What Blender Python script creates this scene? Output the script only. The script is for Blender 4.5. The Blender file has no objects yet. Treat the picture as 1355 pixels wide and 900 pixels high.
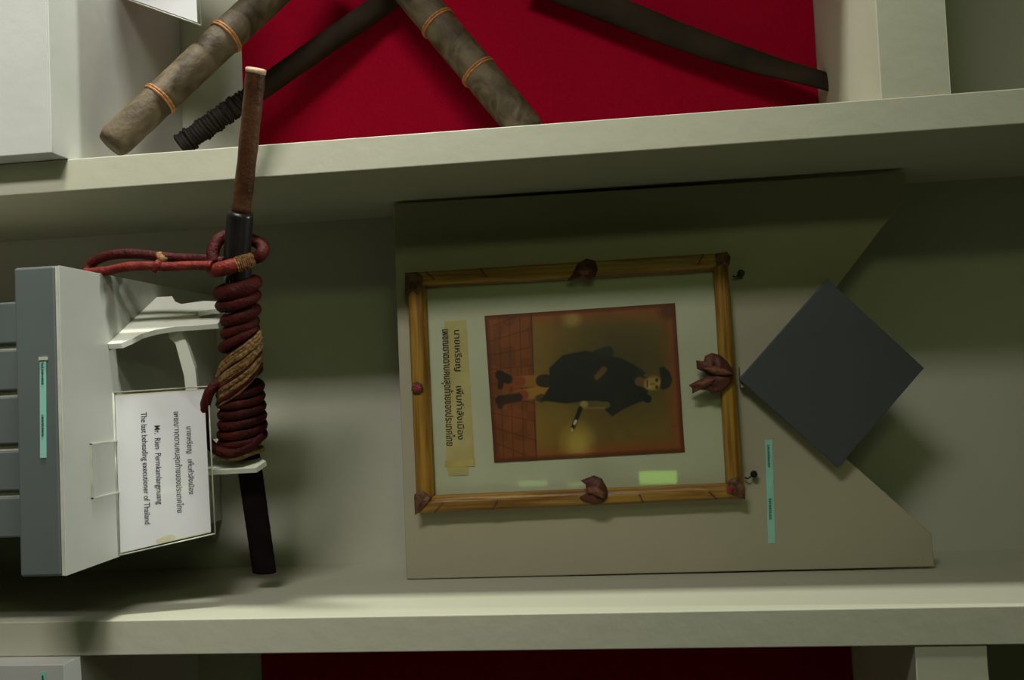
import bpy, bmesh, math, random
import numpy as np
from mathutils import Vector, Matrix, noise
random.seed(4)
SC = bpy.context.scene
COL = SC.collection

# ------------------------------------------------------------------ camera
CZ = 1.45                                   # lens height above the floor
F = 1250.0                                  # focal length in pixels of the 1355 px frame
R = [(0.04403022, 0.11343944, 0.99256881),  # camera right / down / forward in room axes (camera held on its side)
     (0.99811975, 0.03741182, -0.04855221),
     (-0.04264155, 0.99284029, -0.11157889)]
cam_d = bpy.data.cameras.new('camera')
cam_d.sensor_width = 36.0
cam_d.lens = F / 1355.0 * 36.0
cam_d.clip_start = 0.01
cam = bpy.data.objects.new('camera', cam_d)
COL.objects.link(cam)
m = Matrix.Identity(4)
for i in range(3):
    m[i][0] = R[0][i]; m[i][1] = -R[1][i]; m[i][2] = -R[2][i]
m[2][3] = CZ
cam.matrix_world = m
SC.camera = cam

# ------------------------------------------------------------------ world, lamps, exposure
w = bpy.data.worlds.new('room_light'); SC.world = w
w.use_nodes = True
bg = w.node_tree.nodes['Background']
bg.inputs[0].default_value = (0.42, 0.50, 0.22, 1)
bg.inputs[1].default_value = 0.005
SC.view_settings.view_transform = 'Standard'
SC.view_settings.look = 'None'
SC.view_settings.exposure = -0.08
SC.view_settings.gamma = 1.0

def area(name, loc, target, size, power, color, size_y=None, spread=180):
    d = bpy.data.lights.new(name, 'AREA')
    d.energy = power; d.color = color; d.size = size; d.spread = math.radians(spread)
    if size_y:
        d.shape = 'RECTANGLE'; d.size_y = size_y
    o = bpy.data.objects.new(name, d)
    COL.objects.link(o)
    o.location = loc
    v = Vector(target) - Vector(loc)
    o.rotation_euler = v.to_track_quat('-Z', 'Y').to_euler()
    return o
area('window_light', (-1.30, -0.28, CZ - 0.42), (0.0, 1.2, CZ - 0.85), 0.16, 7.0, (1.0, 0.96, 0.93), 0.70, 100)
area('side_window_light', (-1.70, 0.72, CZ - 0.42), (0.0, 1.0, CZ - 0.4), 0.10, 16, (0.98, 1.0, 0.92), 0.25, 120)
area('garden_light', (-0.75, -0.45, CZ + 0.25), (0.0, 1.2, CZ), 0.10, 1.6, (0.80, 1.0, 0.40), 0.35)
area('ceiling_lamp', (-0.42, 0.958, CZ + 2.2), (-0.42, 0.96, CZ - 0.6), 0.30, 30.0, (0.97, 1.0, 0.93), 0.02)
area('green_fill_light', (0.9, -0.7, CZ + 0.75), (0.0, 1.2, CZ + .1), 0.40, 0.20, (0.60, 1.0, 0.28), 0.4)  # weak green fill, added to lift the left divider's inner face
area('garden_window', (0.362, -1.0, CZ + 0.115), (0.1, 1.2, CZ + 0.05), 0.045, 0.12, (0.50, 1.0, 0.14), 0.13)
area('garden_window', (0.369, -1.0, CZ - 0.325), (0.1, 1.2, CZ - 0.1), 0.020, 0.02, (0.55, 1.0, 0.25), 0.10)
area('garden_window', (0.376, -1.0, CZ - 0.16), (0.1, 1.2, CZ - 0.05), 0.015, 0.01, (0.55, 1.0, 0.25), 0.08)

# ------------------------------------------------------------------ helpers
def ray(px, py):
    a = (px - 677.5) / F; b = (py - 450.0) / F
    return Vector([a * R[0][i] + b * R[1][i] + R[2][i] for i in range(3)])
def PY(px, py, Y):
    """room point seen at a pixel of the photograph on the upright plane y = Y"""
    d = ray(px, py); p = d * (Y / d[1]); p.z += CZ; return p
def PZ(px, py, Z):
    d = ray(px, py); p = d * ((Z - CZ) / d[2]); p.z += CZ; return p
def PP(px, py, A, n):
    """... on the plane through A with normal n"""
    d = ray(px, py); A = Vector(A) - Vector((0, 0, CZ)); n = Vector(n)
    p = d * (A.dot(n) / d.dot(n)); p.z += CZ; return p

class MB:
    def __init__(s): s.v = []; s.f = []; s.sm = []
    def add(s, vs, fs, smooth=False):
        o = len(s.v); s.v += [tuple(v) for v in vs]
        s.f += [tuple(i + o for i in f) for f in fs]; s.sm += [smooth] * len(fs)
        return s
    def box(s, a, b):
        x0, y0, z0 = a; x1, y1, z1 = b
        return s.add([(x0,y0,z0),(x1,y0,z0),(x1,y1,z0),(x0,y1,z0),(x0,y0,z1),(x1,y0,z1),(x1,y1,z1),(x0,y1,z1)],
                     [(0,3,2,1),(4,5,6,7),(0,1,5,4),(1,2,6,5),(2,3,7,6),(3,0,4,7)])
    def prism(s, pts, ext):
        n = len(pts); e = Vector(ext); P = [Vector(p) for p in pts]
        nrm = Vector((0,0,0))
        for i in range(n): nrm += P[i].cross(P[(i+1) % n])
        if nrm.dot(e) > 0: P.reverse()
        return s.add(P + [p + e for p in P],
                     [tuple(range(n)), tuple(range(2*n-1, n-1, -1))] + [(i, i+n, (i+1) % n + n, (i+1) % n) for i in range(n)])
    def tube(s, path, rad, seg=14, flat=1.0, up=None, closed=False, rough=0.0):
        P = [Vector(p) for p in path]; n = len(P)
        rs = rad if isinstance(rad, (list, tuple)) else [rad] * n
        U = Vector(up) if up else None
        rings = []; last = None
        for i in range(n):
            t = ((P[(i+1) % n] - P[i-1]) if closed else (P[min(i+1, n-1)] - P[max(i-1, 0)])).normalized()
            if U is not None: a = (U - t * U.dot(t)).normalized()
            elif last is None:
                q = Vector((0,0,1)) if abs(t.z) < .8 else Vector((0,1,0)); a = (q - t * q.dot(t)).normalized()
            else: a = (last - t * last.dot(t)).normalized()
            last = a; b = t.cross(a)
            ring = []
            for k in range(seg):
                g = 2 * math.pi * k / seg
                rr = rs[i] * (1 + (rough * noise.noise(P[i] * 90 + Vector((math.cos(g), math.sin(g), 0)) * 1.5) if rough else 0))
                ring.append(P[i] + a * math.cos(g) * rr + b * math.sin(g) * rr * flat)
            rings.append(ring)
        vs = [v for r_ in rings for v in r_]; fs = []
        for i in range(n if closed else n - 1):
            for k in range(seg):
                j = (i + 1) % n
                fs.append((i*seg+k, i*seg+(k+1) % seg, j*seg+(k+1) % seg, j*seg+k))
        if not closed:
            s.add(vs, fs, True); o = len(s.v) - len(vs)
            s.f += [tuple(o + k for k in range(seg-1, -1, -1)), tuple(o + (n-1)*seg + k for k in range(seg))]
            s.sm += [False, False]; return s
        return s.add(vs, fs, True)
    def build(s, name, mat, parent=None, bevel=0.0):
        me = bpy.data.meshes.new(name); me.from_pydata(s.v, [], s.f); me.update()
        bm = bmesh.new(); bm.from_mesh(me); bmesh.ops.recalc_face_normals(bm, faces=bm.faces); bm.to_mesh(me); bm.free()
        for p, sm in zip(me.polygons, s.sm): p.use_smooth = sm
        me.materials.append(mat)
        o = bpy.data.objects.new(name, me); COL.objects.link(o)
        if bevel:
            bv = o.modifiers.new('bevel', 'BEVEL'); bv.width = bevel; bv.segments = 2; bv.limit_method = 'ANGLE'
        if parent is not None: attach(o, parent)
        return o
def attach(o, parent):
    o.parent = parent
    T = Vector(parent.location) if parent.parent is None else Vector((0, 0, 0))   # parts already sit at the room origin
    o.matrix_parent_inverse = Matrix.Translation(-T)
    return o
def tag(o, label=None, cat=None, group=None, kind=None):
    for k, v in (('label', label), ('category', cat), ('group', group), ('kind', kind)):
        if v: o[k] = v
    return o
def thing(name, loc, label, cat, group=None):
    o = bpy.data.objects.new(name, None); COL.objects.link(o); o.location = loc
    o.empty_display_size = .02
    return tag(o, label, cat, group)
def lerp(a, b, t): return a + (b - a) * t
def smoothpath(pts, n=8):
    P = [Vector(p) for p in pts]; out = []
    for i in range(len(P) - 1):
        p0 = P[max(i-1, 0)]; p1 = P[i]; p2 = P[i+1]; p3 = P[min(i+2, len(P)-1)]
        for k in range(n):
            t = k / n
            out.append(.5 * ((2*p1) + (p2-p0)*t + (2*p0-5*p1+4*p2-p3)*t*t + (3*p1-p0-3*p2+p3)*t**3))
    out.append(P[-1]); return out

# ------------------------------------------------------------------ materials
def mat(name, c1, c2=None, rough=.6, scale=(8, 8, 8), bump=.0, detail=6, lo=.35, hi=.65, dist=0., spec=.4, bscale=None, metal=0.):
    M = bpy.data.materials.new(name); M.use_nodes = True
    nt = M.node_tree; B = nt.nodes['Principled BSDF']
    B.inputs['Roughness'].default_value = rough
    B.inputs['Metallic'].default_value = metal
    B.inputs['Specular IOR Level'].default_value = spec
    tc = nt.nodes.new('ShaderNodeTexCoord'); mp = nt.nodes.new('ShaderNodeMapping')
    mp.inputs['Scale'].default_value = scale
    nt.links.new(tc.outputs['Object'], mp.inputs[0])
    nz = nt.nodes.new('ShaderNodeTexNoise'); nz.inputs['Scale'].default_value = 1.0
    nz.inputs['Detail'].default_value = detail; nz.inputs['Distortion'].default_value = dist
    nt.links.new(mp.outputs[0], nz.inputs['Vector'])
    rp = nt.nodes.new('ShaderNodeValToRGB')
    rp.color_ramp.elements[0].position = lo; rp.color_ramp.elements[1].position = hi
    rp.color_ramp.elements[0].color = (*c1, 1); rp.color_ramp.elements[1].color = (*(c2 or c1), 1)
    nt.links.new(nz.outputs[0], rp.inputs[0]); nt.links.new(rp.outputs[0], B.inputs['Base Color'])
    if bump:
        src = nz
        if bscale:
            src = nt.nodes.new('ShaderNodeTexNoise'); src.inputs['Scale'].default_value = bscale
            src.inputs['Detail'].default_value = 5; nt.links.new(tc.outputs['Object'], src.inputs['Vector'])
        bp = nt.nodes.new('ShaderNodeBump'); bp.inputs['Strength'].default_value = bump
        bp.inputs['Distance'].default_value = .004
        nt.links.new(src.outputs[0], bp.inputs['Height']); nt.links.new(bp.outputs[0], B.inputs['Normal'])
    return M
def clear(name, tint=(1, 1, 1), rough=0.02, ior=1.5):
    M = bpy.data.materials.new(name); M.use_nodes = True; nt = M.node_tree; nt.nodes.clear()
    o = nt.nodes.new('ShaderNodeOutputMaterial'); mx = nt.nodes.new('ShaderNodeMixShader')
    t = nt.nodes.new('ShaderNodeBsdfTransparent'); t.inputs[0].default_value = (*tint, 1)
    g = nt.nodes.new('ShaderNodeBsdfGlossy'); g.inputs['Roughness'].default_value = rough
    fr = nt.nodes.new('ShaderNodeFresnel'); fr.inputs[0].default_value = ior
    ge = nt.nodes.new('ShaderNodeNewGeometry'); sb = nt.nodes.new('ShaderNodeMath'); sb.operation = 'SUBTRACT'; sb.use_clamp = True
    nt.links.new(fr.outputs[0], sb.inputs[0]); nt.links.new(ge.outputs['Backfacing'], sb.inputs[1])
    nt.links.new(sb.outputs[0], mx.inputs[0]); nt.links.new(t.outputs[0], mx.inputs[1]); nt.links.new(g.outputs[0], mx.inputs[2])
    nt.links.new(mx.outputs[0], o.inputs[0]); return M
def vcol(name, rough=.5):
    M = bpy.data.materials.new(name); M.use_nodes = True; nt = M.node_tree
    a = nt.nodes.new('ShaderNodeVertexColor'); a.layer_name = 'print'
    B = nt.nodes['Principled BSDF']; nt.links.new(a.outputs[0], B.inputs['Base Color'])
    B.inputs['Roughness'].default_value = rough; return M

M_wall = mat('cream_wall_paint', (0.4256,0.4256,0.3344), (0.4712,0.4712,0.3724), .62, (3,3,3), .15, bscale=60)
M_rail = mat('cream_gloss_paint', (0.4408,0.4408,0.3268), (0.5016,0.494,0.38), .42, (4,4,1.2), .12, bscale=45)
M_plinth = mat('pale_scuffed_paint', (0.456,0.4712,0.4256), (0.5168,0.5244,0.4788), .5, (6,6,6), .1, bscale=50)
M_floor = mat('dark_floor', (.10,.09,.07), (.16,.14,.10), .6, (5,5,5))
M_red = mat('red_cloth', (.25,.0015,.014), (.29,.0025,.018), .9, (400,400,400), .25, spec=.03)
M_panel = mat('buff_board', (0.3268,0.304,0.2052), (0.3724,0.342,0.2356), .55, (3,3,3), .08, bscale=40)
M_slate = mat('slate_plate', (0.0496,0.056,0.0576), (0.0576,0.064,0.0656), .55, (6,6,6), .05, bscale=80)
M_grey = mat('grey_laminate', (0.092,0.112,0.104), (0.108,0.128,0.12), .45, (9,9,9), .05)
M_white = mat('white_laminate', (0.4266,0.4403,0.3853), (0.4816,0.4885,0.4334), .38, (10,6,10), .06)
M_edge = mat('laminate_edge', (0.44,0.44,0.344), (0.544,0.544,0.448), .5, (60,60,60))
M_rest = mat('white_acrylic_board', (.74,.76,.64), (.78,.80,.68), .3, (5,5,5))
M_paper = mat('white_paper', (0.7104,0.7104,0.7104), (0.7584,0.7584,0.7488), .7, (12,12,12))
M_stain = mat('yellowed_paper', (.62,.56,.33), (.72,.68,.48), .7, (60,60,60))
M_ink = mat('black_ink', (.02,.02,.02), None, .6)
M_clear = clear('clear_acrylic', ior=1.3)
M_cledge = mat('acrylic_edge', (.34,.36,.28), (.50,.52,.42), .2, (40,40,40))
M_glass = clear('picture_glass', (.96,.98,.95), .03)
M_bam = mat('old_bamboo', (.034,.022,.010), (.115,.088,.052), .6, (26,26,26), .35, 8, .34, .64, 1.2, bscale=160, spec=.2)
M_ring = mat('rattan_binding', (0.208,0.08,0.02), (0.368,0.16,0.048), .5, (300,300,300), .4)
M_dark = mat('dark_scabbard', (.016,.011,.006), (.03,.020,.012), .85, (20,20,20), .2, spec=.12)
M_darkwrap = mat('dark_cord_wrap', (0.00672,0.00448,0.00336), (0.0196,0.01232,0.00784), .7, (90,90,90), .5)
M_handle = mat('brown_wood_grip', (0.04,0.0144,0.0064), (0.104,0.044,0.0176), .45, (14,60,60), .4, 6, .3, .7, bscale=180, spec=.2)
M_cut = mat('cut_wood_end', (.36,.22,.13), (.48,.32,.2), .7, (200,200,200))
M_collar = mat('black_lacquer', (0.0096,0.008,0.008), (0.0176,0.0144,0.0128), .3, (30,30,30))
M_rope = mat('maroon_wrapped_cord', (0.02727,0.003636,0.00303), (0.06364,0.008485,0.00606), .55, (60,60,60), .5, bscale=260, spec=.12)
M_rope2 = mat('bright_red_cord', (0.096,0.00864,0.00624), (0.1728,0.024,0.0144), .55, (60,60,60), .5, bscale=260, spec=.15)
M_gold = mat('gold_thread', (0.09486,0.04743,0.01476), (0.2846,0.1581,0.0527), .45, (260,260,260), .6, spec=.2)
M_black = mat('blackened_scabbard', (.004,.002,.0025), (.009,.004,.005), .8, (60,60,60), .5, spec=.1)
M_tape = mat('turquoise_tape', (0.24,0.552,0.432), (0.288,0.6,0.48), .4, (30,30,30))
M_tapeink = mat('tape_lettering', (.03,.08,.08), None, .5)
M_mat = mat('grey_white_mount', (0.48,0.468,0.336), (0.544,0.528,0.4), .6, (9,9,9), 0)
M_cap = mat('tan_caption_paper', (.44,.34,.14), (.56,.45,.20), .7, (20,20,20))
M_adh = mat('yellow_adhesive_tape', (.48,.34,.10), (.58,.46,.2), .4, (40,40,40))
M_woodh = mat('yellow_bamboo_long', (0.16,0.068,0.008), (0.352,0.192,0.0256), .42, (170,170,9), .5, 7, .36, .62, .3)
M_woodv = mat('yellow_bamboo_cross', (0.16,0.068,0.008), (0.336,0.184,0.024), .42, (9,170,170), .5, 7, .36, .62, .3)
M_bind = mat('brown_corner_binding', (.05,.018,.008), (.17,.075,.03), .6, (90,90,90), .6)
M_leaf = mat('dried_brown_leaf', (0.0527,0.01159,0.006324), (0.1107,0.03426,0.01581), .6, (55,55,55), .5)
M_leafl = mat('dried_leaf_fold', (0.137,0.04743,0.02108), (0.1897,0.06851,0.02898), .6, (70,20,70), .4)
M_seal = mat('red_seal', (.25,.02,.03), (.35,.04,.05), .4, (90,90,90), .4)
M_iron = mat('black_iron', (.012,.012,.012), (.03,.03,.028), .35, (90,90,90), metal=.6)
M_print = vcol('photographic_print')

# ------------------------------------------------------------------ the setting
DW = 1.3; YF = 1.0067
LO, LI, RI, RO = -0.2748, -0.2381, 0.2477, 0.2862
def struct(name, mb, m_, bevel=0.):
    return tag(mb.build(name, m_, None, bevel), kind='structure')
struct('floor', MB().box((-2.2, -1.6, -.05), (2.2, DW + .1, 0)), M_floor)
struct('wall_back', MB().box((-1.25, DW, 0), (1.25, DW + .1, 2.75)), M_wall)
def slab(x0l, x1l, x0h, x1h, y0, y1):      # upright divider, faintly out of plumb as in the place
    return MB().add([(x0l,y0,0),(x1l,y0,0),(x1l,y1,0),(x0l,y1,0),(x0h,y0,2.75),(x1h,y0,2.75),(x1h,y1,2.75),(x0h,y1,2.75)],
                    [(0,3,2,1),(4,5,6,7),(0,1,5,4),(1,2,6,5),(2,3,7,6),(3,0,4,7)])
struct('wall_left', slab(LO, LI, LO, LI, YF, DW), M_rail, .0012)
struct('wall_right', slab(RI, RO, RI, RO, YF, DW), M_rail, .0012)
struct('wall_far_left', slab(-.85, -.813, -.85, -.813, YF, DW), M_rail, .0012)
struct('wall_far_right', slab(.825, .862, .825, .862, YF, DW), M_rail, .0012)
ZB0, ZB1 = CZ + .2835, CZ + .3531
struct('trim_1', MB().box((-.813, YF + .002, ZB0), (LO, DW, ZB1)), M_rail, .001)
struct('trim_2', MB().box((RO, YF + .002, ZB0), (.825, DW, ZB1)), M_rail, .001)
struct('trim_shade_mid', MB().box((LI, YF + .002, CZ + .66), (RI, DW, CZ + .73)), M_rail, .001)  # unseen lintel, added to cut the ceiling lamp off behind the stand's front
struct('trim_shade_left', MB().box((-.813, YF + .002, CZ + .66), (LO, DW, CZ + .73)), M_rail, .001)  # unseen lintel, added to keep the ceiling lamp off the upper back wall
struct('trim_shade_right', MB().box((RO, YF + .002, CZ + .66), (.825, DW, CZ + .73)), M_rail, .001)  # same added light blocker over the right bay, out of view
ZR0, ZR1 = CZ - .5193, ZB0
for x0, x1, lab in ((-.813, LO, 'red cloth covered backing board in the bay with the crossed swords'),
                    (RO, .825, 'dark red cloth covered backing board along the bottom edge of the photo')):
    o = MB().box((x0 + .001, DW - .006, ZR0), (x1 - .001, DW, ZR1 - .001)).build('backing_board', M_red)
    tag(o, lab, 'backing board', 'red backing boards')

# side plinths
ZS = CZ - .6142
YS = .9765
def side_plinth(x0, x1, name, lab, inner):
    t = thing(name, ((x0+x1)/2, YS, 0), lab, 'plinth', 'side plinths')
    MB().box((x0, YS, 0), (x1, DW - .001, ZS - .0025)).build('body', M_plinth, t, .001)
    MB().box((x0, YS - .0008, ZS - .0025), (x1, DW - .001, ZS)).build('top_panel', M_plinth, t, .0005)
    return t
side_plinth(-.811, LO - .0005, 'display_plinth', 'pale painted plinth that carries the grey bamboo sword sheath', 1)
# keep the divider free: the part of the plinth in front of it is a lip
side_plinth(RO + .0005, .823, 'display_plinth', 'pale painted plinth with a turquoise tape in the bottom left corner of the photo', -1)

def strokes(parent, A, B_, up, h, t0, t1, seed):
    """a row of tiny dark embossed characters along A->B_"""
    rnd = random.Random(seed); mb = MB(); A = Vector(A); D = Vector(B_) - A; L = D.length; D.normalize(); U = Vector(up).normalized()
    nrm = D.cross(U); nrm = nrm if nrm.y < 0 else -nrm
    s = t0 * L
    while s < t1 * L:
        wd = h * rnd.uniform(.45, .75)
        k = rnd.random()
        def q(a0, b0, a1, b1):
            p = A + D * (s + a0) + U * (b0 * h) + nrm * .0002
            p2 = D * (a1 - a0); p3 = U * ((b1 - b0) * h)
            mb.prism([p, p + p2, p + p2 + p3, p + p3], nrm * .0002)
        q(0, 0, h*.16, rnd.uniform(.7, 1.0)); q(wd-h*.16, 0, wd, rnd.uniform(.6, .8))
        if k < .6: q(0, .5, wd, .62)
        if k > .4: q(0, 0, wd, .12)
        s += wd + h * .22
    return mb.build('lettering', M_tapeink, parent)
def tape(A, B_, wid, y, label, seed, name='label_tape'):
    A = Vector(A); B_ = Vector(B_); D = (B_ - A).normalized(); U = Vector((0, -1, 0)).cross(D); U = U if U.z > 0 else -U
    a = A - U * wid/2; b = B_ - U * wid/2
    t = MB().prism([a, b, b + U*wid, a + U*wid], (0, -.0006, 0)).build(name, M_tape)
    tag(t, label, 'label', 'turquoise label tapes')
    off = Vector((0, -.0006, 0))
    strokes(t, a + U*wid*.28 + off, b + U*wid*.28 + off, U, wid*.42, .05, .27, seed)
    strokes(t, a + U*wid*.28 + off, b + U*wid*.28 + off, U, wid*.42, .57, .77, seed + 1)
    return t
# tape on the right-hand plinth
a = PY(57, 889, YS - .0002); b = PY(62, 985, YS - .0002); tape(a, b, .0065, 0, 'turquoise lettered tape on the plinth in the bottom left corner of the photo', 31)

# ------------------------------------------------------------------ middle stand
ZT = CZ - .573
YC = .917
XL, XR = -.1400, .1800
t = thing('display_stand', (.02, 1.08, 0), 'grey fronted display stand with white top holding the red corded sword and its sign', 'stand')
zb = PY(22, 550, YC).z
MB().box((XL, YC, zb), (XR, DW - .001, ZT - .004)).build('shelf_body', M_grey, t, .0025)
MB().box((XL + .0005, YC + .0005, ZT - .004), (XR - .0005, DW - .001, ZT - .0012)).build('edge_strip', M_edge, t)
MB().box((XL, YC + .001, ZT - .0012), (XR, DW - .001, ZT)).build('top_panel', M_white, t, .0004)
for y0, y1 in ((400, 455), (463, 517), (525, 588), (597, 650), (658, 712)):
    a = PY(10, y0, YC + .02); b = PY(10, y1, YC + .02)
    MB().box((a.x, YC + .02, .0), (b.x, YC + .026, zb - .0005)).build('plank', M_grey, t, .002)
xa = PY(10, 402, YC).x; xb = PY(10, 711, YC).x
MB().box((xa + .001, YC + .026, .0), (xb - .001, DW - .003, zb - .0005)).build("carcass", M_edge, t)
a = PY(57, 473, YC - .0002); b = PY(57.5, 606, YC - .0002)
tp = tape(a, b, .0068, 0, 'turquoise lettered tape stuck to the grey front of the middle stand', 5)
c = PY(57, 474, YC - .001)
MB().box((c.x - .0015, YC - .0022, c.z - .0042), (c.x + .0022, YC - .0008, c.z + .0052)).build('curled_end', M_edge, tp)

# ------------------------------------------------------------------ sword rest (two profile plates and a cross bar)
BA = PZ(142, 455, ZT); BB = PZ(205, 395, ZT)
bd = (BB - BA).normalized(); bn = Vector((bd.y, -bd.x, 0)).normalized()   # bn points to the right-front side
prof_px = [(142,455),(160,454),(172,449),(188,441),(206,436),(232,432),(262,430),(288,428),(296,421),(293,413),
           (283,420),(266,421),(259,417),(262,412),(280,409),(302,408),(304,399),(270,398),(240,402),(232,399),(228,392),(207,393)]
prof = [PP(x, y, BA, bn) for x, y in prof_px]
prof[0].z = ZT; prof.append(BB.copy()); prof[-1].z = ZT; 
prof = prof[:-1]; prof[-1].z = max(prof[-1].z, ZT)
t = thing('sword_rest', (.04, 1.06, ZT), 'white cut-out board rest with two hooked arms cradling the corded sword', 'sword rest')
TH = .007
MB().prism(prof, bn * TH).build('side_plate', M_rest, t, .0006)
SH = Vector((.170, .030, 0))
prof2 = [p + SH for p in prof]
for i, dz in ((6, .010), (7, .028), (8, .034), (9, .020)): prof2[i] = prof2[i] + Vector((0, 0, dz))
MB().prism(prof2, bn * TH).build('side_plate', M_rest, t, .0006)
# cross bar
cb = lerp(PP(238, 440, BA, bn), PP(232, 415, BA, bn), .5) + Vector((0, 0, -.004))
cpts = [(-.004, -.009), (.014, -.009), (.022, -.002), (.060, .004), (.172, .004), (.172, .019), (.052, .019), (.018, .011), (.010, .008), (-.004, .008)]
cdir = SH.normalized()
cmb = [cb + bn*TH*.5 + cdir * p[0] + Vector((0, 0, p[1])) for p in cpts]
MB().prism(cmb, Vector((-.002, .006, 0))).build('cross_bar', M_rest, t, .0005)

# ------------------------------------------------------------------ the sword
SA = Vector((-.306, .960, CZ)); SB = Vector((.235, 1.150, CZ))
sd = (SB - SA).normalized(); sn = Vector((sd.y, -sd.x, 0))          # sn: towards the viewer
def S(x, y, off=0.): return PP(x, y, SA, sn) + sn * off
sw = thing('sword', S(318, 430), 'sword with brown grip, maroon cord windings and black scabbard lying across the white rest', 'sword')
g = smoothpath([S(338.5, 93), S(335, 130), S(328, 200), S(319, 282)], 6)
MB().tube(g, [.0102] + [.0104 - .0003*math.sin(i*1.7) for i in range(len(g) - 1)], 20, .9).build('grip', M_handle, sw)
gd = (g[0] - g[1]).normalized()
MB().tube([g[0] - gd*.003, g[0] + gd*.0015, g[0] + gd*.0022], [.0108, .0108, .009], 20, .9).build('grip_end', M_cut, sw)
MB().tube([S(318, 280), S(317.5, 286), S(313, 345), S(314, 372)], [.0138, .0146, .0150, .0145], 22, .9).build('collar', M_collar, sw)
# scabbard core
core = smoothpath([S(315, 340), S(317, 430), S(319, 520), S(324, 585)], 5)
MB().tube(core, .0150, 16, .9).build('core', M_collar, sw)
sc = smoothpath([S(324, 580), S(330, 617), S(339, 680), S(350, 757)], 14)
mb = MB(); nrib = len(sc)
mb.tube(sc, [.0152 + .0003*(i % 2) for i in range(nrib)], 22, .42, up=(0, 0, 1))
mb.build('scabbard', M_black, sw)
def coil(y, x0, x1, rr, m_, tilt=6, jitter=0., name='cord_winding', n=40):
    cx = (x0 + x1) / 2; ctr = S(cx, y); e0 = S(x0, y); e1 = S(x1, y)
    rad = (e1 - e0).length / 2 - rr
    pts = []
    up = Vector((0, 0, 1))
    tl = tilt / 1250 * 1.05
    for k in range(n):
        a_ = 2 * math.pi * k / n
        p = ctr + up * math.cos(a_) * rad + sn * math.sin(a_) * rad * .82 + sd * (-tl * math.cos(a_) + jitter * math.sin(2*a_ + y))
        pts.append(p)
    return MB().tube(pts, rr, 10, closed=True, rough=.10).build(name, m_, sw)
for y, x0, x1, rr, m_, tl in ((350, 273, 341, .0082, M_rope2, 5), (381, 282, 347, .0088, M_rope, 5), (398, 285, 346, .0074, M_rope, 5),
                              (417, 291, 346, .0078, M_rope, 6), (433, 291, 344, .0072, M_rope, 7),
                              (447, 288, 345, .0072, M_rope, 12)):
    coil(y, x0, x1, rr, m_, tl)
for i, (y, x0, x1) in enumerate(((516, 290, 350), (529, 289, 351), (542, 288, 352), (555, 288, 353), (568, 287, 354), (580, 287, 354))):
    coil(y, x0, x1, .0062, M_rope, 4, .0008)
# gold wrapped section on the first turn, and the gold thread hank
def arc(a0, a1, y, x0, x1, tilt, extra=0., n=10):
    cx = (x0 + x1) / 2; ctr = S(cx, y); rad = (S(x1, y) - S(x0, y)).length / 2
    out = []
    for k in range(n + 1):
        a_ = lerp(a0, a1, k / n)
        out.append(ctr + Vector((0, 0, 1)) * math.cos(a_) * rad + sn * math.sin(a_) * rad * .86 + sd * (-(tilt/1250*1.05) * math.cos(a_)))
    return out
r_ = (S(341, 350) - S(273, 350)).length / 2
gp = [S(307, 350) + Vector((0, 0, 1)) * math.cos(a_) * (r_ - .0082) + sn * math.sin(a_) * (r_ - .0082) * .82 - sd * .0042 * math.cos(a_) for a_ in np.linspace(.1, 1.05, 12)]
mb = MB()
for i in range(11):
    mb.tube([gp[i], lerp(gp[i], gp[i+1], .5), gp[i+1]], [.0083, .0094, .0083], 12)
mb.build('gold_binding', M_gold, sw)
for k in range(13):
    off = (k - 6) * 3.7
    pts = []
    for j in range(13):
        u = j / 12
        a_ = lerp(2.75, .28, u)
        R_ = .0265 + .0016*math.sin(u * math.pi) + random.uniform(-.0006, .0006)
        yy = lerp(512, 460, u) + off * (1 + .25*math.sin(u*math.pi)) 
        pts.append(S(319, yy) + Vector((0, 0, 1)) * math.cos(a_) * R_ + sn * math.sin(a_) * R_ * .8)
    MB().tube(smoothpath(pts, 2), .0021 + .0007 * (k % 3), 8, rough=.2).build('gold_strand', M_gold if k % 4 != 3 else M_rope, sw)
mb = MB()
for y in range(455, 520, 9):
    pass
coil(466, 290, 347, .0072, M_rope, 16); coil(482, 289, 348, .0072, M_rope, 16); coil(499, 289, 349, .0072, M_rope, 10)
# loose cord at the lower side of the winding
MB().tube(smoothpath([S(296, 500, .012), S(286, 512, .020), S(280, 535, .022), S(279, 558, .022), S(286, 575, .024), S(303, 586, .026), S(322, 588, .024), S(338, 582, .018), S(349, 572, .006)], 6),
          .0062, 12, rough=.1).build('loose_cord', M_rope, sw)
MB().tube(smoothpath([S(348, 592, .004), S(338, 590, .018), S(322, 594, .024), S(305, 592, .024), S(292, 583, .022)], 6), .0048, 10, rough=.15).build('gold_strand', M_gold, sw)
# cord over the collar and the two strands hanging down
MB().tube(smoothpath([S(333, 344, -.010), S(345, 338, .0), S(343, 330, -.012), S(325, 322, -.020), S(300, 316, -.018), S(287, 318, -.006), S(284, 332, .004), S(288, 345, .010)], 6), .0072, 12, rough=.08).build('cord_loop', M_rope, sw)
hang_b = smoothpath([S(300, 345, .008), S(270, 341, .006), S(240, 341, .004), S(215, 339, .002), S(180, 336, .0), S(150, 337, .0), S(130, 343, .0), S(120, 350, .0), S(118, 357, .004)], 6)
hang_a = smoothpath([S(290, 347, .018), S(260, 348, .014), S(225, 350, .012), S(200, 349, .012), S(175, 350, .012), S(150, 355, .012), S(132, 357, .012), S(122, 359, .010), S(118, 357, .004)], 6)
MB().tube(hang_b, .0058, 12, rough=.08).build('hanging_cord', M_rope, sw)
MB().tube(hang_a, .0054, 12, rough=.08).build('hanging_cord', M_rope2, sw)
mb = MB(); c = S(216, 346, .016)
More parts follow.
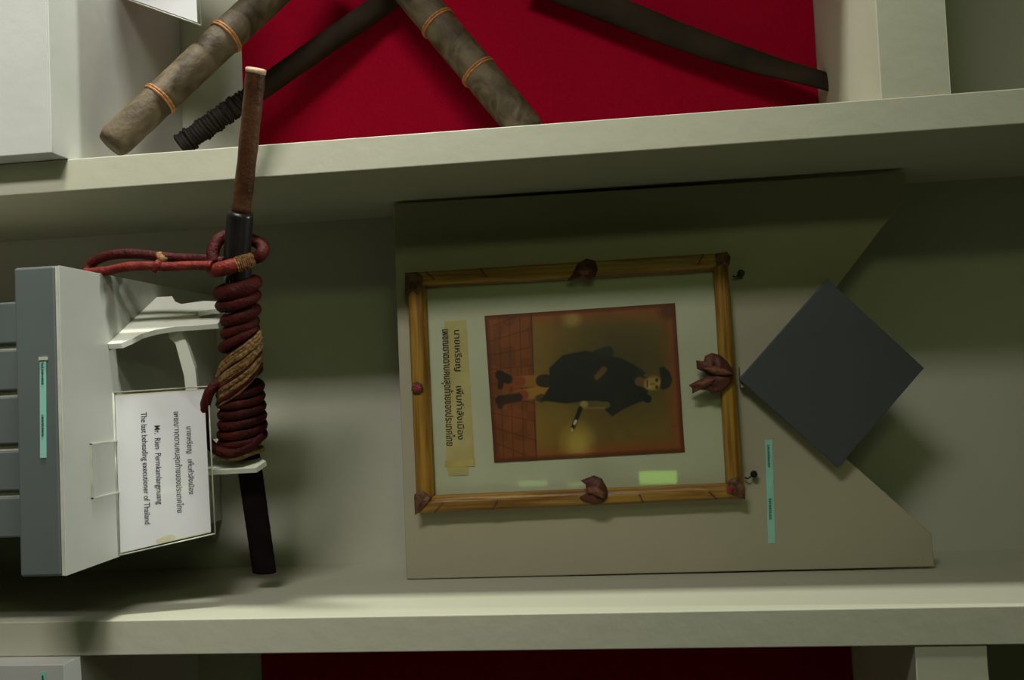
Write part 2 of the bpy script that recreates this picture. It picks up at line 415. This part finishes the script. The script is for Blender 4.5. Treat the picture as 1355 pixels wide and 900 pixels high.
mb.tube([c + Vector((-.004, 0, .003)), c, c + Vector((.009, -.001, -.003))], [.003, .0045, .0022], 10)
mb.build('cord_knot', M_rope2, sw)
mb = MB(); c = S(217, 341, .006)
mb.tube([c + Vector((-.007, 0, -.004)), c, c + Vector((.002, 0, .008))], [.003, .0058, .004], 10, rough=.4)
mb.build('gold_knot', M_gold, sw)

# ------------------------------------------------------------------ acrylic signs
def text_mesh(body, width, mirror=False, bold=.0):
    cu = bpy.data.curves.new('t', 'FONT'); cu.body = body; cu.size = 1.0; cu.offset = bold; cu.resolution_u = 3
    cu.align_x = 'LEFT'
    o = bpy.data.objects.new('t', cu); COL.objects.link(o)
    dg = bpy.context.evaluated_depsgraph_get(); me = bpy.data.meshes.new_from_object(o.evaluated_get(dg))
    bpy.data.objects.remove(o)
    xs = [v.co.x for v in me.vertices]; x0, x1 = min(xs), max(xs); s = width / (x1 - x0)
    return me, x0, s
def lay_text(body, org, ux, uy, u0, u1, v, parent, m_, bold=.0, lift=.0004, hs=1.0):
    """org + u*ux + v*uy, letters spanning u0..u1 (metres)"""
    me, x0, s = text_mesh(body, u1 - u0, bold=bold)
    n = ux.cross(uy); n = n if n.y < 0 else -n
    for vt in me.vertices:
        p = org + ux * (u0 + (vt.co.x - x0) * s) + uy * (v + vt.co.y * s * hs) + n * lift
        vt.co = p
    me.materials.clear(); me.materials.append(m_)
    o = bpy.data.objects.new('lettering', me); COL.objects.link(o)
    attach(o, parent); return o
BL = PZ(150.5, 522, ZT); BR = PZ(158, 733, ZT)
TLc = PY(272, 514, 1.046); TRc = PP(281, 705, BL, (BR - BL).cross(TLc - BL).normalized())
ux = (BR - BL); W = ux.length; ux.normalize()
uy = (TLc - BL); uy = (uy - ux * uy.dot(ux)); H = uy.length; uy.normalize(); cn = ux.cross(uy); cn = cn if cn.y < 0 else -cn
TR2 = TRc
def holder(BL, BR, TR, TL, label, texts, foot, name='sign_holder'):
    t = thing(name, (BL + BR) / 2, label, 'sign', 'acrylic sign holders')
    o = cn * .0012
    e = .0035
    def q(u, v): 
        return lerp(lerp(BL, BR, u), lerp(TL, TR, u), v)
    MB().prism([q(.004, .012), q(.996, .012), q(.996, .985), q(.004, .985)], cn * -.0005).build('card', M_paper, t)
    MB().prism([q(-.015, 0), q(1.012, 0), q(1.012, 1.03), q(-.015, 1.03)], cn * .0012).build('front_sheet', M_clear, t).location = o * .3
    MB().prism([q(-.015, 0), q(1.012, 0), q(1.012, 1.03), q(-.015, 1.03)], cn * -.0012).build('back_sheet', M_clear, t).location = o * -.6
    mb = MB()
    for a_, b_ in (((-.012, 0), (1.010, 0)), ((1.010, 0), (1.010, 1.03)), ((1.010, 1.03), (-.012, 1.03)), ((-.012, 1.03), (-.012, 0))):
        mb.tube([q(*a_) + o*.5, q(*b_) + o*.5], .0009, 6)
    mb.tube([q(-.012, -.015) + o, q(1.010, -.015) + o], .0020, 8)
    mb.build('sheet_edge', M_cledge, t)
    if texts:
        # yellowed rim of the paper
        MB().prism([q(.004, .012), q(.0115, .012), q(.0115, .985), q(.004, .985)], cn * .0001).build('paper_rim', M_stain, t)
        mb = MB(); pts = []
        for k in range(12):
            a_ = 2*math.pi*k/12; pts.append(q(.972 + .022*math.cos(a_)*(1+.2*math.sin(3*a_)), .50 + .11*math.sin(a_)) + cn*.0001)
        mb.prism(pts, cn * .0001).build('stain', M_stain, t)
        mb = MB(); mb.prism([q(.986, .40), q(.995, .40), q(.995, .985), q(.988, .985)], cn * .0001).build('paper_rim', M_stain, t)
    for body, u0, u1, v, bold, hs in texts:
        lay_text(body, BL, (BR - BL).normalized(), (TL - BL).normalized(), u0 * W, u1 * W, v * (TL - BL).length, t, M_ink, bold, .0004, hs)
    f = foot
    zz = ZT if f[4] is None else f[4]
    mb = MB()
    for a_, b_ in (((f[0], f[2]), (f[1], f[2])), ((f[1], f[2]), (f[1], f[3])), ((f[0], f[3]), (f[0], f[2]))):
        mb.box((min(a_[0], b_[0]) - .0007, min(a_[1], b_[1]) - .0007, zz), (max(a_[0], b_[0]) + .0007, max(a_[1], b_[1]) + .0007, zz + .0024))
    mb.build('foot_edge', M_cledge, t)
    MB().box((f[0], f[2], zz), (f[1], f[3], zz + .002)).build('foot', M_clear, t)
    return t
fa = PZ(119, 588, ZT); fb = PZ(119, 660, ZT)
texts = [('The last beheading executioner of Thailand', .125, .830, .285, .006, 1.25),
         ('Mr.  Rien  Permkamlangmuang', .215, .712, .425, .006, 1.25),
         ('เพชฌฆาตดาบคนสุดท้ายของประเทศไทย', .135, .775, .640, .006, 1.2),
         ('นายเหรียญ   เพิ่มกำลังเมือง', .235, .665, .775, .006, 1.15)]
holder(BL, BR, TR2, TLc, 'white sign card with Thai and English lines in a clear holder below the sword',
       texts, (fa.x, fb.x, fa.y, BL.y + .004, None))
# sign of the left-hand plinth: only its lower right corner is in the picture
L_BR = PZ(158, -6, ZS); L_TR = PY(263, 31, 1.09)
L_v = L_TR - L_BR
Lw = Vector((.172, .006, 0))
holder(L_BR - Lw, L_BR, L_TR, L_TR - Lw, 'blank looking white sign card cut off by the top edge of the photo', [],
       (L_BR.x - .11, L_BR.x - .055, L_BR.y - .05, L_BR.y + .002, ZS))

# ------------------------------------------------------------------ notched panel
YP = 1.190
pp = [PY(520, 270, YP), PY(1197, 228, YP), PY(1199, 260, YP), PY(1009, 508, YP), PY(1233, 707, YP), PY(1237, 750, YP), PY(538, 772, YP)]
for p in pp: p.x = min(max(p.x, LI + .0025), RI - .0008)
pn = thing('notched_panel', (0, YP, pp[0].z), 'large buff board with a V notch at one end, hanging behind the bamboo frame', 'panel')
MB().prism(pp, (0, .016, 0)).build('board', M_panel, pn, .0012)
for z in (CZ - .18, CZ + .12):
    MB().box((-.19, YP + .016, z), (.19, DW, z + .03)).build('batten', M_panel, pn)
# slate diamond
YD = 1.168
dd = [PY(978, 502, YD), PY(1095, 369, YD), PY(1223, 487, YD), PY(1109, 619, YD)]
dm = thing('diamond_plate', (dd[0] + dd[2]) / 2, 'dark slate grey square plate set on its corner over the notch of the buff panel', 'plate')
MB().prism(dd, (0, .008, 0)).build('plate', M_slate, dm, .0008)
c = (dd[0] + dd[2]) / 2
MB().box((c.x - .012, YD + .008, c.z - .105), (c.x + .012, YP, c.z - .06)).build('spacer', M_panel, dm)
a = PY(1017, 582, YP - .0002); b = PY(1021, 719, YP - .0002)
tape(a, b, .0085, 0, 'turquoise lettered tape on the buff panel above the bamboo frame', 12)

# ------------------------------------------------------------------ bamboo picture frame
YG = 1.178      # glass plane
YR = 1.166      # front of rails
fr = thing('picture_frame', PY(545, 515, YP), 'yellow bamboo picture frame holding an old portrait photograph', 'picture frame')
oc = [(536, 360), (963, 333), (986, 661), (550, 681)]   # outer corners: bottom-left, top-left, top-right, bottom-right (as hung)
ic = [(561, 379), (945, 357), (962, 641), (573, 657)]
YRm = YR
def rail(o0, o1, i1, i0, m_, nodes=(), seed=0):
    """half-round bamboo length between outer edge o0-o1 and inner edge i0-i1"""
    a0, a1 = PY(*o0, YRm), PY(*o1, YRm); b0, b1 = PY(*i0, YRm), PY(*i1, YRm)
    n = 48; k = 9; mb = MB(); vs = []; fs = []
    for i in range(n + 1):
        t_ = i / n
        A = lerp(a0, a1, t_); B_ = lerp(b0, b1, t_)
        nod = sum(math.exp(-((t_ - q) * n / 1.0) ** 2) for q in nodes)
        for j in range(k + 1):
            s = j / k
            p = lerp(A, B_, s)
            hgt = math.sin(math.pi * min(max(s, .0), 1.)) ** .34 * .0078
            wob = noise.noise(Vector((t_ * 9, s * 3, seed))) * .0008
            p = Vector((p.x, YRm + .0095 - hgt - wob * math.sin(math.pi*s) - nod * .0016 * math.sin(math.pi*s), p.z))
            vs.append(p)
        vs.append(Vector((B_.x, YP - .0005, B_.z))); vs.append(Vector((A.x, YP - .0005, A.z)))
    q = k + 3
    for i in range(n):
        for j in range(q):
            fs.append((i*q + j, i*q + (j+1) % q, (i+1)*q + (j+1) % q, (i+1)*q + j))
    mb.add(vs, fs, True); o = 0
    mb.f += [tuple(range(q)), tuple(n*q + j for j in range(q))]; mb.sm += [False, False]
    rr = mb.build('rail', m_, fr)
    for q_ in nodes:
        A = lerp(lerp(a0, a1, q_), lerp(b0, b1, q_), .06); B_ = lerp(lerp(a0, a1, q_), lerp(b0, b1, q_), .62)
        m2 = MB(); pts = []
        for j in range(9):
            s = j / 8; p = lerp(A, B_, s); ss = lerp(.06, .62, s)
            pts.append(Vector((p.x, YRm + .0095 - math.sin(math.pi*ss) ** .34 * .0078 - .0016*math.sin(math.pi*ss), p.z)))
        m2.tube([p + Vector((0, -.0002, 0)) for p in pts], .0010, 6); m2.build('node_crack', M_bind, rr)
    return rr
rail(oc[0], oc[1], ic[1], ic[0], M_woodh, (.237, .062, .93), 1)
rail(oc[1], oc[2], ic[2], ic[1], M_woodv, (), 2)
rail(oc[3], oc[2], ic[2], ic[3], M_woodh, (.055, .237, .70, .92), 3)
rail(oc[0], oc[3], ic[3], ic[0], M_woodv, (), 4)
MB().prism([PY(x, y, YG + .004) for x, y in ((552, 371), (953, 346), (973, 650), (563, 668))], (0, .006, 0)).build('mount', M_mat, fr)
MB().prism([PY(x, y, YG) for x, y in ((554, 373), (951, 348), (971, 648), (565, 666))], (0, .002, 0)).build('glass', M_glass, fr)

def lump(pts, Y0, h, name, m_, parent, seed=0, ridge=3, rings=5):
    """crumpled, domed body with the outline given in photograph pixels"""
    n0 = len(pts); P = []
    for i in range(n0):
        for k in range(4): P.append(lerp(Vector(pts[i]), Vector(pts[(i+1) % n0]), k / 4))
    n = len(P); c = sum(P, Vector((0, 0))) / n
    vs = []; fs = []
    for r in range(rings + 1):
        s = 1 - r / (rings + .5)
        for i, p in enumerate(P):
            q = c + (p - c) * s
            g = noise.noise(Vector((q.x * .13, q.y * .13, seed))) ; a_ = math.atan2(p.y - c.y, p.x - c.x)
            hh = h * (1 - s ** 2.2) ** .5 * (.8 + .35 * g + .22 * math.sin(ridge * a_ + seed))
            vs.append(PY(q.x, q.y, Y0 - hh))
    for r in range(rings):
        for i in range(n):
            fs.append((r*n+i, r*n+(i+1) % n, (r+1)*n+(i+1) % n, (r+1)*n+i))
    fs.append(tuple(rings*n + i for i in range(n)))
    b0 = len(vs)
    for p in P: vs.append(PY(p.x, p.y, Y0 + .0015))
    for i in range(n): fs.append((i, b0+i, b0+(i+1) % n, (i+1) % n))
    fs.append(tuple(b0 + i for i in range(n)))
    mb = MB(); mb.add(vs, fs, True); return mb.build(name, m_, parent)
for pts, s in (([(536,361),(552,360),(560,366),(558,380),(554,391),(546,386),(536,390)], 1),
               ([(549,682),(548,655),(556,648),(563,651),(571,659),(566,668),(557,676)], 2),
               ([(946,336),(962,333),(967,340),(965,352),(957,350),(948,353)], 3),
               ([(964,636),(976,630),(986,645),(986,661),(975,658),(962,652)], 4)):
    lump(pts, YR + .002, .004, 'corner_binding', M_bind, fr, s, 5)

# things fixed on the frame
def leaf(shapes, folds, label, name='dried_leaf', m_=None):
    xs = [p[0] for s in shapes for p in s]; ys = [p[1] for s in shapes for p in s]
    t_ = thing(name, PY(sum(xs)/len(xs), sum(ys)/len(ys), YR), label, 'leaf', 'dried leaves on the frame')
    for i, s in enumerate(shapes): lump(s, YR - .001 - .0015*i, .008, 'blade', M_leaf, t_, i + 3, 3)
    for i, s in enumerate(folds): lump(s, YR - .0085, .005, 'fold', M_leafl, t_, i + 8, 2)
    return t_
leaf([[(921,477),(931,478),(933,471),(942,467),(953,470),(962,478),(969,488),(971,497),(964,507),(955,513),(957,507),(944,500),(930,492),(922,488)],
      [(911,510),(922,504),(935,498),(950,494),(971,496),(967,508),(958,516),(951,519),(942,522),(937,517),(926,516),(916,521),(916,514)]],
     [[(930,487),(945,484),(960,488),(970,495),(958,497),(942,495)], [(920,508),(935,501),(948,501),(942,509),(928,513)]],
     'curled dried brown leaf on the middle of the upper rail of the bamboo frame')
leaf([[(768,636),(778,632),(786,629),(796,633),(803,645),(804,658),(798,666),(786,668),(772,664),(767,658),(776,652),(775,640)]],
     [[(776,645),(790,643),(800,652),(799,660),(786,655),(777,652)]],
     'curled dried brown leaf on the right-hand rail of the frame beside the green reflections')
leaf([[(750,372),(758,362),(764,349),(776,342),(788,345),(791,356),(787,368),(778,372),(768,366),(760,371)]],
     [[(766,356),(776,352),(784,357),(778,364),(768,363)]],
     'small dark dried leaf on the left-hand rail of the bamboo frame')
t = thing('red_rosette', PY(551, 513, YR), 'small dark red rosette on the lower rail of the bamboo frame', 'ornament')
lump([(545,508),(551,505),(558,508),(560,514),(556,520),(549,521),(544,517)], YR - .001, .003, 'rim', M_bind, t, 5, 6)
lump([(549,510),(555,509),(558,513),(556,518),(550,518),(547,514)], YR - .003, .003, 'seal', M_seal, t, 7, 3)
t = thing('red_bead', PY(966, 648, YR), 'small red bead at the top right corner of the bamboo frame', 'ornament')
lump([(961,645),(967,644),(970,648),(967,653),(962,652)], YR - .003, .003, 'seal', M_seal, t, 7, 3)
# screws above the frame
for (x, y, wx, wy), lab in (((980, 362, 970, 365), 'black screw hook in the buff panel above the left corner of the frame'),
                            ((997, 627, 986, 632), 'black screw hook in the buff panel above the right corner of the frame')):
    c = PY(x, y, YP - .004)
    t = thing('screw_hook', c, lab, 'hook', 'screw hooks above the frame')
    mb = MB(); mb.tube([c + Vector((0, .010, 0)), c, c + Vector((0, -.004, 0)), c + Vector((0, -.007, 0))], [.0018, .002, .0045, .0032], 12); mb.build('screw', M_iron, t)
    e = PY(wx, wy, YP - .006)
    mid = lerp(c, e, .5) + Vector((.003, -.003, -.002))
    MB().tube(smoothpath([c + Vector((0, -.002, 0)), mid, e], 5), .0009, 6).build('wire', M_iron, t)

# caption strip and print
YM = YG + .004
cap = thing('caption_strip', PY(608, 520, YM), 'tan caption strip with two typed Thai lines beneath the portrait photograph', 'caption')
cq = [(594, 432), (622, 431), (629, 615), (590, 617)]
cq = [(588, 425), (617, 424), (628, 615), (590, 617)]
MB().prism([PY(x, y, YM - .0006) for x, y in cq], (0, .0005, 0)).build('paper', M_cap, cap)
MB().prism([PY(x, y, YM - .0009) for x, y in ((588, 610), (628, 608), (628.5, 617), (589, 618))], (0, .0003, 0)).build('tape', M_adh, cap)
MB().prism([PY(x, y, YM - .0007) for x, y in ((591, 617), (619, 616), (620, 629), (594, 630))], (0, .0003, 0)).build('tape', M_cap, cap)
def frame_text(body, pA, pB, bold, hs):
    A = PY(*pA, YM - .0008); B_ = PY(*pB, YM - .0008)
    d = (B_ - A); L = d.length; d.normalize(); u = Vector((0, -1, 0)).cross(d); u = u if u.z > 0 else -u
    lay_text(body, A, d, u, 0, L, 0, cap, M_ink, bold, .0001, hs)
frame_text('เพชฌฆาตดาบคนสุดท้ายของประเทศไทย', (585, 436), (591, 590), .012, 1.45)
frame_text('นายเหรียญ     เพิ่มกำลังเมือง', (601, 437), (606, 582), .012, .95)

def sr(c): 
    c = np.array(c, float) / 255.; return np.where(c <= .04045, c / 12.92, ((c + .055) / 1.055) ** 2.4)
def make_print():
    W_, H_ = 260, 200
    X0, X1, Y0, Y1 = 641., 906., 400., 612.
    gx, gy = np.meshgrid(np.linspace(0, 1, W_), np.linspace(0, 1, H_))
    # picture coordinates in photograph pixels, sheet corners bottom-left, top-left, top-right, bottom-right as hung
    c00, c10, c11, c01 = np.array((641, 418.)), np.array((893, 401.)), np.array((906, 598.)), np.array((654, 612.))
    PXY = (c00[None, None]*((1-gx)*(1-gy))[..., None] + c10[None, None]*(gx*(1-gy))[..., None] + c11[None, None]*(gx*gy)[..., None] + c01[None, None]*((1-gx)*gy)[..., None])
    x = PXY[..., 0]; y = PXY[..., 1]
    def nz(sx, sy, s):
        r = np.random.RandomState(s); g_ = r.rand(40, 40)
        u = (x - 640) / sx; v = (y - 395) / sy
        i = np.clip(u.astype(int), 0, 38); j = np.clip(v.astype(int), 0, 38); fu = np.clip(u - i, 0, 1); fv = np.clip(v - j, 0, 1)
        fu = fu*fu*(3-2*fu); fv = fv*fv*(3-2*fv)
        return g_[i, j]*(1-fu)*(1-fv) + g_[i+1, j]*fu*(1-fv) + g_[i, j+1]*(1-fu)*fv + g_[i+1, j+1]*fu*fv
    C = np.zeros((H_, W_, 3)) + np.array((112, 88, 34.))
    def mix(mask, col): 
        nonlocal C; C = C * (1 - mask[..., None]) + np.array(col, float) * mask[..., None]
    def ell(cx, cy, rx, ry, soft=.25, ang=0.):
        ca, sa = math.cos(ang), math.sin(ang); u = ((x-cx)*ca + (y-cy)*sa)/rx; v = (-(x-cx)*sa + (y-cy)*ca)/ry
        return np.clip((1 - np.sqrt(u*u + v*v)) / soft + .5, 0, 1)
    def seg(ax, ay, bx, by, r0, r1, soft=1.6):
        dx, dy = bx-ax, by-ay; t_ = np.clip(((x-ax)*dx + (y-ay)*dy)/(dx*dx+dy*dy), 0, 1)
        d = np.hypot(x-ax-dx*t_, y-ay-dy*t_); return np.clip((r0+(r1-r0)*t_ - d)/soft + .5, 0, 1)
    def poly(P, soft=2.):
        inside = np.zeros(x.shape, bool); D = np.full(x.shape, 1e9); n = len(P)
        for i in range(n):
            (ax, ay), (bx, by) = P[i], P[(i+1) % n]
            cnd = ((ay > y) != (by > y)) & (x < (bx-ax)*(y-ay)/((by-ay) or 1e-9) + ax); inside ^= cnd
            dx, dy = bx-ax, by-ay; t_ = np.clip(((x-ax)*dx + (y-ay)*dy)/(dx*dx+dy*dy), 0, 1)
            D = np.minimum(D, np.hypot(x-ax-dx*t_, y-ay-dy*t_))
        return np.clip(np.where(inside, D, -D)/soft + .5, 0, 1)
    # backdrop: dark in the middle, warmer and lighter to the margins
    mix(np.clip(1.25 - np.hypot((x-825)/80, (y-480)/78), 0, 1) * .85, (70, 60, 28)); mix(np.clip((x-735)/-25., 0, 1) * .4, (150, 110, 44))
    edge = np.minimum.reduce([gx*262, (1-gx)*262, gy*205, (1-gy)*205])
    mix(np.clip(1 - edge/26, 0, 1) * .8, (150, 66, 22))
    mix(ell(764, 586, 18, 20, 1.2) * .75, (205, 178, 92)); mix(ell(756, 422, 12, 10, .9) * .6, (180, 150, 92))
    mix(ell(730, 570, 40, 30, 1.) * .35, (160, 120, 40))
    # brick floor
    fl = np.clip((706 + (y-500)*.035 - x)/2 + .5, 0, 1); mix(fl, (128, 66, 26))
    mix(fl * (nz(9, 14, 3) > .55) * .35, (90, 42, 18))
    for k in range(9):
        yy = 420 + k*22 ; mix(fl * np.clip(1 - np.abs(y - yy - (x-680)*(.10*(k-4)))/1.3, 0, 1) * .55, (66, 30, 14))
    for xx in (663, 676, 690): mix(fl * np.clip(1 - np.abs(x - xx - (y-500)*.03)/1.2, 0, 1) * .5, (66, 30, 14))
    mix(np.clip(1 - np.abs(706 + (y-500)*.035 - x)/1.6, 0, 1) * .7, (48, 26, 12))
    dark = (26, 27, 22)
    # legs, socks and boots
    mix(seg(728, 503, 682, 505, 9, 6.5), (150, 98, 34)); mix(seg(728, 517, 682, 524, 9, 6.5), (160, 112, 44))
    mix(seg(690, 505, 672, 505, 6, 6), (138, 62, 30)); mix(seg(693, 523, 672, 526, 6.5, 6), (140, 60, 30))
    mix(seg(722, 504, 717, 504, 9, 8), (44, 34, 20)); mix(seg(716, 527, 712, 527, 6, 4) * .7, (50, 36, 20))
    mix(seg(672, 502, 661, 496, 6, 6), (40, 24, 16)); mix(seg(664, 497, 662, 512, 4.5, 3.5), (40, 24, 16))
    mix(seg(686, 526, 662, 530, 5.5, 6.5), (42, 24, 16)); mix(seg(664, 530, 662, 538, 5, 3.5), (42, 24, 16))
    # coat and breeches
    mix(poly([(727,487),(745,470),(775,464),(800,470),(822,474),(838,482),(850,490),(858,497),(860,514),(856,521),(862,527),(854,530),(846,532),(828,540),(810,551),(801,543),(804,535),(790,530),(772,531),(750,534),(716,530),(722,520),(727,512)], 2.4), dark)
    mix(seg(804, 466, 790, 470, 8, 7) * .9, (36, 38, 32))
    mix(seg(850, 522, 857, 528, 4, 5), (18, 19, 16))
    mix(seg(846, 505, 858, 508, 6, 6), (104, 72, 40))
    # belt hand, forearm, hand
    mix(seg(799, 489, 790, 499, 4.2, 3.6), (98, 66, 40)); mix(seg(803, 536, 774, 535, 4.6, 3.2), (92, 80, 42))
    mix(ell(773, 535, 5.5, 4.5, .4), (150, 132, 78)); mix(seg(772, 540, 800, 540, 1.2, 1.2) * .6, (150, 120, 66))
    # knife
    mix(seg(768, 541, 758, 566, 3.0, 2.4, 1.2), (26, 18, 12)); mix(seg(762, 557, 760, 561, 1.6, 1.6, 1.), (210, 200, 160)); mix(seg(757, 567, 757, 570, 1.2, 1.2, 1.), (190, 180, 130))
    # head and cap
    mix(ell(864, 507, 11, 9.5, .5), (160, 128, 62)); mix(ell(858, 511, 5, 5, .8)*.6, (196, 164, 84))
    mix(ell(855, 497, 3.5, 2.2, .5)*.7, (120, 84, 44))
    for ex in (503.0, 512.5): mix(ell(869, ex, 2.0, 2.6, .5), (56, 40, 22))
    mix(seg(866, 508, 861, 508.5, 1.0, 1.6, 1.)*.7, (112, 80, 40)); mix(seg(856.5, 504, 856.5, 512, 1.0, 1.0, 1.), (76, 44, 26))
    mix(seg(861, 499, 866, 499, 1, 1, 1.)*.5, (100, 80, 40))
    mix(poly([(872,487),(878,485),(886,492),(889,502),(886,512),(878,516),(873,514),(875,503)], 2.), (28, 29, 20))
    mix(ell(884, 504, 5, 7, .5), (40, 40, 28))
    # fading, stains and dark rim
    mix(np.clip(nz(30, 26, 8) - .55, 0, 1) * .6, (150, 84, 30)); mix(np.clip(nz(12, 14, 9) - .6, 0, 1) * .35, (60, 36, 16))
    mix(np.clip(1 - edge/6.5, 0, 1) ** .6 * .85, (86, 28, 16))
    mix(ell(885, 412, 13, 10, .9) * .7, (80, 28, 20))
    C = sr(np.clip(C, 0, 255)) * 1.0
    vs = [tuple(PY(a_, b_, YM - .0016)) for a_, b_ in zip(x.ravel(), y.ravel())]
    fs = [(j*W_+i, j*W_+i+1, (j+1)*W_+i+1, (j+1)*W_+i) for j in range(H_-1) for i in range(W_-1)]
    me = bpy.data.meshes.new('image_layer'); me.from_pydata(vs, [], fs); me.update()
    at_ = me.color_attributes.new('print', 'FLOAT_COLOR', 'POINT')
    at_.data.foreach_set('color', np.concatenate([C.reshape(-1, 3), np.ones((W_*H_, 1))], 1).ravel().astype(np.float32))
    me.materials.append(M_print)
    ph = thing('portrait_photograph', PY(648, 515, YM), 'faded sepia portrait print of a standing man in dark coat and cap holding a knife', 'photograph')
    o = bpy.data.objects.new('image_layer', me); COL.objects.link(o); attach(o, ph)
    MB().prism([PY(a_, b_, YM - .0015) for a_, b_ in (c00, c10, c11, c01)], (0, .0012, 0)).build('paper', M_bind, ph)
make_print()

# ------------------------------------------------------------------ crossed swords of the left bay
def pole(pts, rads, m_, name, label, flat=1., rough=0.03):
    t_ = thing(name, Vector(pts[0]), label, 'sheath')
    p = smoothpath(pts, 14); n = len(p)
    rr = [lerp(rads[0], rads[1], i/(n-1)) for i in range(n)]
    rr[0] *= .82; rr[1] *= .95
    MB().tube(p, rr, 22, flat, rough=rough).build('shaft', m_, t_)
    return t_, p
def ringat(t_, c, d, r, rr=.0018):
    d = d.normalized(); q = Vector((0, 1, 0)); a_ = (q - d*q.dot(d)).normalized(); b_ = d.cross(a_)
    for k, off in enumerate((-.0017, .0017)):
        pts = [c + d*off + a_*math.cos(g_)*r + b_*math.sin(g_)*r for g_ in np.linspace(0, 2*math.pi, 29)[:-1]]
        MB().tube(pts, rr, 8, closed=True).build('binding_ring', M_ring, t_)
A0 = PY(146, 193, 1.055); A1 = PY(430, -75, 1.20)
p1, pth = pole([A0, lerp(A0, A1, .35), lerp(A0, A1, .7), A1], (.0195, .0225), M_bam, 'bamboo_sheath', 'grey brown bamboo sword sheath whose end rests on the pale plinth')
A0 = pth[0]; A1 = pth[-1]
def on_axis(A, B_, px, py):
    best = min((i / 400 for i in range(401)), key=lambda t_: (lambda q: (q[0]-px)**2 + (q[1]-py)**2)(pix(lerp(A, B_, t_))))
    return lerp(A, B_, best)
def pix(p):
    q = Vector((p.x, p.y, p.z - CZ)); c_ = [sum(R[i][k]*q[k] for k in range(3)) for i in range(3)]
    return (677.5 + F*c_[0]/c_[2], 450 + F*c_[1]/c_[2])
for px, py, r in ((218, 137, .0205), (299, 48, .0218)):
    ringat(p1, on_axis(A0, A1, px, py), A1 - A0, r)
B0 = PY(702, 178, 1.200); B1 = PY(455, -118, 1.215)
p2, pth = pole([B0, lerp(B0, B1, .35), lerp(B0, B1, .7), B1], (.0235, .0235), M_bam, 'bamboo_sheath', 'second grey bamboo sword sheath slanting over the middle of the red backing')
for px, py in ((574, 36), (627, 101)):
    ringat(p2, on_axis(B0, B1, px, py), B1 - B0, .0238, .0017)
MB().tube([B0.lerp(B1, .05) + Vector((0, .02, 0)), B0.lerp(B1, .05) + Vector((0, DW - .006 - B0.y, 0))], .006, 10).build('wall_peg', M_dark, p2)
# dark ridged grip with its scabbard
D0 = PY(238, 193, 1.215); Dm = PY(326, 131, 1.23); D1 = PY(520, -5, 1.270); D2 = PY(600, -70, 1.272)
p3, pth = pole([Dm, lerp(Dm, D1, .5), D1, D2], (.0145, .0165), M_dark, 'dark_sword', 'dark cord-wrapped sword behind the first bamboo sheath on the red backing')
ax = (Dm - D0); nn = 22
for k in range(nn):
    c = lerp(D0, Dm, (k + .5) / nn); d = ax.normalized(); q = Vector((0, 1, 0)); a_ = (q - d*q.dot(d)).normalized(); b_ = d.cross(a_)
    rr = .0125 + random.uniform(-.0014, .0014)
    tl = d * random.uniform(-.0018, .0018)
    pts = [c + a_*math.cos(g_)*rr + b_*math.sin(g_)*rr + tl*math.cos(g_) for g_ in np.linspace(0, 2*math.pi, 17)[:-1]]
    MB().tube(pts, .0030, 6, closed=True).build('cord_turn', M_darkwrap, p3)
MB().tube([D0, Dm], .0125, 14).build('grip', M_darkwrap, p3)
E = smoothpath([PY(700, -32, 1.262), PY(800, 8, 1.262), PY(900, 48, 1.260), PY(1000, 82, 1.256), PY(1080, 104, 1.245), PY(1146, 124, 1.235)], 8)
t = thing('curved_sword', E[-1], 'long curved dark sword sheath slanting toward the upper corner of the red backing', 'sheath')
n = len(E)
MB().tube(E, [lerp(.0215, .011, (i/(n-1))**1.3) for i in range(n)], 20, .45, up=(0, 0, 1)).build('sheath', M_dark, t)
MB().tube(smoothpath([E[int(n*.35)] + Vector((0, .008, 0)), Vector((E[int(n*.35)].x, DW - .006, E[int(n*.35)].z))], 2), .004, 8).build('wall_peg', M_dark, t)
